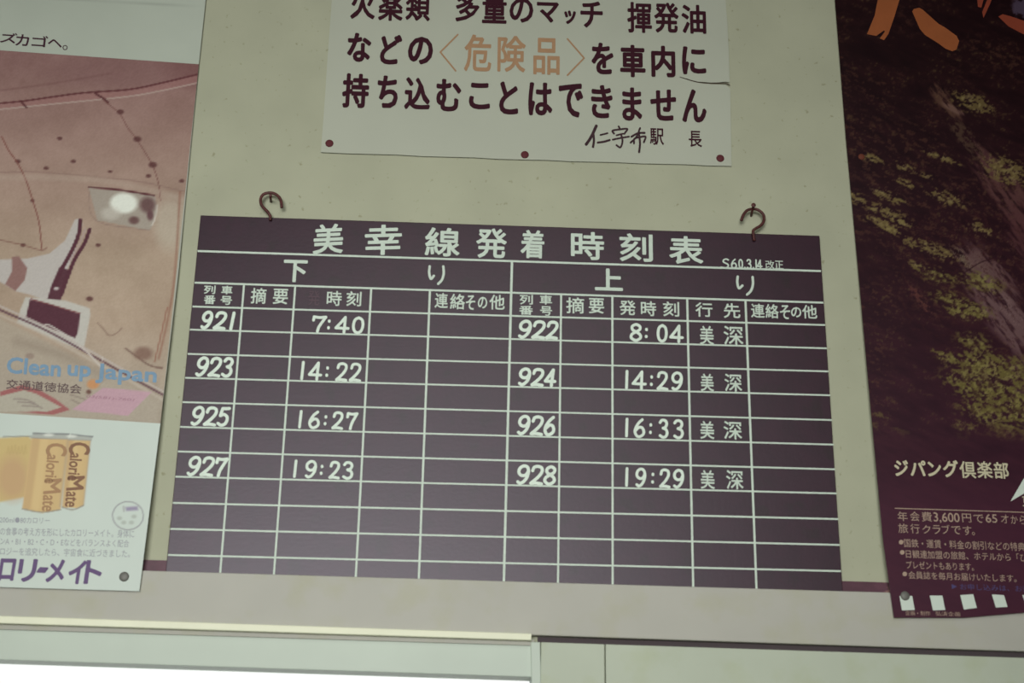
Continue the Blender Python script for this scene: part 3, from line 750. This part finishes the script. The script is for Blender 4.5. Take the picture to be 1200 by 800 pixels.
n1 = cv.noise(26, 7, ang); n2 = cv.noise(9, 3, ang); n3 = cv.noise(60, 60); n4 = cv.noise(5, 3, ang, 3)
cv.c += (n1[..., None] - .5) * np.array((22, 14, 12))
fade = np.clip((520 - Y) / 30, 0, 1)
def patch(x, y, rx, ry, a, rgb, amt, thr=.5, nn=None, k=9):
    dx, dy = X - x, Y - y; ca, sa = math.cos(a), math.sin(a)
    r = np.hypot((dx*ca+dy*sa) / rx, (-dx*sa+dy*ca) / ry)
    e = np.clip((1 - r) * 1.5, 0, 1)
    nn_ = n2 if nn is None else nn
    cv.mix(rgb, amt * np.clip((nn_ - thr + (e - .55) * .22) * k, 0, 1) * np.clip(e * 1.6, 0, 1) * fade)
fine = cv.noise(5.5, 2.4, ang, 3); fine2 = cv.noise(3.6, 2.6, math.radians(-8), 3); rock = cv.noise(16, 3.2, math.radians(50), 4); rock2 = cv.noise(5, 2.2, math.radians(42), 3)
# sparse leaves all over the slope
cv.mix((88, 60, 44), .5 * np.clip((fine - .58) * 8, 0, 1) * np.clip((n3 - .38) * 5, 0, 1) * fade)
cv.mix((92, 80, 46), .45 * np.clip((fine2 - .62) * 9, 0, 1) * np.clip((n1 - .5) * 6, 0, 1) * fade)
# stream bed and rock running down to the right
patch(1108, 120, 40, 12, math.radians(55), (98, 72, 56), .7, .48, rock, 7)
patch(1118, 128, 20, 4.5, math.radians(28), (112, 84, 74), .85, .35, rock, 6)
patch(1135, 165, 44, 13, math.radians(50), (84, 66, 50), .7, .47, rock2, 6)
patch(1180, 225, 88, 24, math.radians(53), (92, 60, 58), .85, .40, rock, 5)
patch(1215, 290, 70, 34, math.radians(60), (84, 50, 52), .8, .40, rock, 5)
patch(1140, 308, 40, 12, math.radians(35), (122, 108, 88), .8, .45, rock2, 7)
patch(1162, 325, 62, 25, math.radians(50), (104, 78, 76), .85, .36, rock, 5)
patch(1182, 375, 92, 27, math.radians(50), (108, 82, 82), .9, .33, rock, 5)
patch(1080, 352, 34, 8, math.radians(50), (92, 54, 48), .8, .46, rock2, 7)
patch(1230, 430, 60, 60, 0, (96, 70, 72), .7, .4, rock, 5)
patch(1320, 300, 110, 160, 0, (90, 64, 62), .6, .45, rock, 5)
patch(1185, 365, 60, 16, math.radians(50), (130, 108, 106), .5, .56, rock2, 7)
cv.mix((60, 28, 30), .5 * np.clip((rock2 - .6) * 8, 0, 1) * (np.hypot(X - 1175, Y - 330) < 120) * fade)
# leaves catching the light
for x, y, rx, ry in ((1002, 232, 16, 7), (1038, 229, 24, 6), (1052, 235, 10, 5), (1110, 233, 26, 8), (1096, 181, 18, 4), (1112, 188, 18, 4), (1062, 197, 16, 6), (1086, 206, 9, 3), (1022, 186, 16, 5), (1034, 262, 26, 7), (1045, 270, 14, 5),
                     (1063, 284, 12, 5), (1094, 293, 34, 8), (1072, 310, 12, 4), (1062, 215, 16, 4), (1060, 262, 14, 4), (1040, 250, 30, 8), (1150, 268, 20, 8), (1178, 200, 34, 16), (1140, 120, 30, 12)):
    patch(x, y, rx * 1.25, ry * 1.4, ang, (112, 98, 58), .8, .50, fine, 7)
    patch(x, y, rx, ry, ang, (138, 124, 82), .6, .60, fine2, 8)
for x, y, rx, ry in ((1140, 362, 28, 10), (1112, 350, 26, 9), (1150, 330, 30, 12), (1096, 322, 30, 9), (1125, 366, 22, 8), (1108, 418, 24, 8), (1140, 400, 24, 12), (1160, 425, 42, 14), (1130, 450, 34, 11), (1175, 470, 54, 24), (1195, 435, 36, 18), (1150, 482, 36, 12), (1215, 480, 60, 40), (1180, 505, 50, 12), (1130, 500, 16, 8), (1150, 440, 50, 30)):
    patch(x, y, rx * 1.2, ry * 1.3, ang * .7, (100, 90, 48), .8, .47, fine, 6)
    patch(x + 3, y + 2, rx, ry, ang, (134, 126, 74), .65, .56, fine2, 8)
    patch(x - 3, y + 4, rx, ry, ang, (48, 22, 26), .6, .6, n4, 8)
for x, y in ((1032, 485), (1056, 505), (1130, 513), (1145, 520), (1025, 500)): patch(x, y, 16, 6, ang, (92, 80, 46), .7, .52, fine)
cv.stroke([(1132, 318), (1148, 308), (1162, 303)], 1.4, (46, 18, 24), .8)
cv.mix((74, 34, 52), .6 * np.clip((Y - 540) / 60, 0, 1))
# blue-grey in the upper right corner
patch(1196, 10, 14, 18, 0, (88, 76, 96), .8, .4, n2)
cv.blob(1009.5, 183.5, 1, 1, (0, 0, 0), 0)
V_right = None
def RDo(off): return lambda x, y: RDp(x, y) + off
# paper body following the same outline
class _R: pass
def rsheet():
    V, Fc = [], []; nn = 14; rows = len(ys)
    for y in ys:
        for k in range(nn + 1):
            x = rex(y) + (1335 - rex(y)) * k / nn; q = float(rbot(x, y)); V.append(P(x, q, float(RDp(x, q))))
    F2 = len(V); V += [v + np.array([0, .0004, 0]) for v in V]; m_ = nn + 1
    for i in range(rows - 1):
        for k in range(nn):
            a = i * m_ + k; Fc.append((a, a + m_, a + m_ + 1, a + 1)); Fc.append((F2 + a, F2 + a + 1, F2 + a + m_ + 1, F2 + a + m_))
        for k in (0, nn):
            a = i * m_ + k; Fc.append((a, a + m_, F2 + a + m_, F2 + a))
    for r in (0, rows - 1):
        for k in range(nn):
            a = r * m_ + k; Fc.append((a, a + 1, F2 + a + 1, F2 + a))
    mesh_obj('paper_sheet', V, Fc, M_pback, rp)
rsheet()
cv.build('photograph', lambda X, Y: RDp(X, Y) + .0003, M_print, rp)
M_orange = mat('orange_print', (150, 84, 46), .5, .3, .05, 60)
M_redor = mat('red_orange_print', (138, 62, 42), .5, .3, .05, 60)
M_cream = mat('cream_print', (196, 190, 160), .5, .3)
M_tan = mat('tan_print', (168, 146, 128), .5, .3)
M_whitep = mat('white_print', (204, 216, 204), .5, .3)
M_bluep = mat('dull_blue_print', (72, 66, 110), .5, .3)
def rput(nm, items, m, off=.0008): return put(nm, items, lambda x, y: float(RDp(x, y)) + off, m, rp)
rput('orange_lettering', [('#poly', [(1036, -75), (1066, -75), (1054, 0), (1048, 20), (1041, 40), (1036, 47), (1031, 45), (1037, 37), (1036, 35.5), (1027, 42), (1016, 40), (1025, 18), (1029, -2), (1022, -1), (1022, -5), (1032, -5)]),
    ('#poly', [(1069, 13.5), (1071, 10.5), (1077, 9), (1081, 11), (1100, 28), (1108, 32.5), (1121, 42), (1124, 48), (1121, 58), (1116, 60), (1108, 57), (1100, 51), (1084, 41), (1078, 34)])], M_orange)
rput('orange_lettering', [('#poly', [(1150, -60), (1160, -60), (1153, -2), (1150, 9), (1146, 8), (1145, -2)]), ('#poly', [(1158, -3), (1163, -3), (1160, 5), (1152.5, 21), (1151, 14), (1155, 4)]),
    ('#poly', [(1170, 19.5), (1175, 16.5), (1184, 19), (1205, 26), (1230, 40), (1240, 52), (1222, 50), (1199, 40), (1182, 31)])], M_redor)
# title
def rt(s, x0, x1, y0, y1, b): 
    cx = (x0 + x1) / 2
    return (s, x0, x1, y0, y1, b)
rput('club_lettering', [rt(*a) for a in (('ジ', 1048, 1064.5, 538.5, 558, .6), ('パ', 1066.5, 1085, 539, 558, .6), ('ン', 1087, 1103, 540.5, 558.5, .6), ('グ', 1105, 1123, 538.5, 559.5, .6), ('倶', 1124.5, 1143.5, 540, 560.5, .35), ('楽', 1145, 1163, 540, 560.5, .35), ('部', 1164.5, 1182, 541, 561, .35))], M_cream)
rput('rule_line', [('#poly', [(1048.5, 594.8), (1400, 606), (1400, 607), (1048.5, 595.8)])], M_tan)
def line(items, m=M_tan, nm='body_lettering'): rput(nm, items, m)
line([('年', 1052, 1063.5, 599, 610.5, 0), ('会', 1066.5, 1077.5, 599, 610.5, 0), ('費', 1080, 1092, 599.5, 611, 0), ('3,600', 1094, 1124.5, 600, 613.5, .1), ('円', 1127.5, 1138, 601.5, 612, 0), ('で', 1141, 1152.5, 602.5, 612.5, 0),
      ('65', 1155, 1168.5, 602, 612.5, .1), ('才', 1173, 1182, 602.5, 613, 0), ('か', 1184.5, 1192.5, 603.5, 613.5, 0), ('ら', 1195, 1203, 604, 614, 0)])
line([('旅', 1052.5, 1064, 613, 624.5, 0), ('行', 1067, 1077.5, 613.5, 625, 0), ('ク', 1081, 1090.5, 615, 625, 0), ('ラ', 1093, 1102, 615, 625.5, 0), ('ブ', 1103.5, 1113, 614.5, 625.5, 0), ('で', 1115, 1126, 616, 626, 0), ('す', 1128.5, 1138.5, 616, 627, 0), ('。', 1139, 1142.5, 623, 627, 0)])
def dot(x, y, r=2.7): return ('#poly', [(x + r * math.cos(a), y + r * math.sin(a)) for a in np.arange(14) * 2 * math.pi / 14])
line([dot(1056, 635), ('国鉄・運賃・料金の割引などの特典', 1059.5, 1201, 631, 645.5, .0)])
line([dot(1057.3, 647), ('日観連加盟の旅館、ホテルから「ひ', 1061.5, 1203, 644, 658, .0)])
line([('プレゼントもあります。', 1062, 1141, 657, 668.5, .0)])
line([dot(1060.3, 672.3), ('会員誌を毎月お届けいたします。', 1064.5, 1191, 669, 682, .0)])
line([('#poly', [(1115, 684), (1121.5, 687), (1115.5, 690)]), ('お申し込みは、お近くの', 1125, 1225, 683.5, 694, .0)], M_bluep, 'blue_lettering')
for q in ([(1054, 698.2), (1069, 698), (1072, 714.5), (1057, 715)], [(1089.5, 697.5), (1104.3, 697.6), (1107.8, 714.5), (1093.3, 715)], [(1125.3, 697), (1140.5, 696), (1144.8, 712), (1129.5, 714)],
          [(1162.3, 696.2), (1176.5, 697), (1180.8, 711), (1167, 711.6)], [(1198, 697), (1213, 697.5), (1217, 710.5), (1203, 711)]):
    rput('white_square', [('#poly', q)], M_whitep)
line([('企画・制作', 1061, 1090, 715, 721.5, .0), ('弘済企画', 1096.5, 1125, 716, 722, .0)])
rput('white_emblem', [('#poly', [(1184, 587.5), (1189, 579), (1200, 560), (1212, 545), (1216, 560), (1205, 575)])], M_whitep)
rput('club_lettering', [('東', 1198, 1212, 580, 594, .3)], M_cream)
tack(1009.5, 183.8, float(RDp(1009, 183)) + .0004, 4.2, M_tackr, 'small rusty red thumbtack on the left edge of the right poster')
tack(1060.5, 698, float(RDp(1060, 698)) + .0005, 5.2, M_tackg, 'dull grey thumbtack at the lower left corner of the right poster')
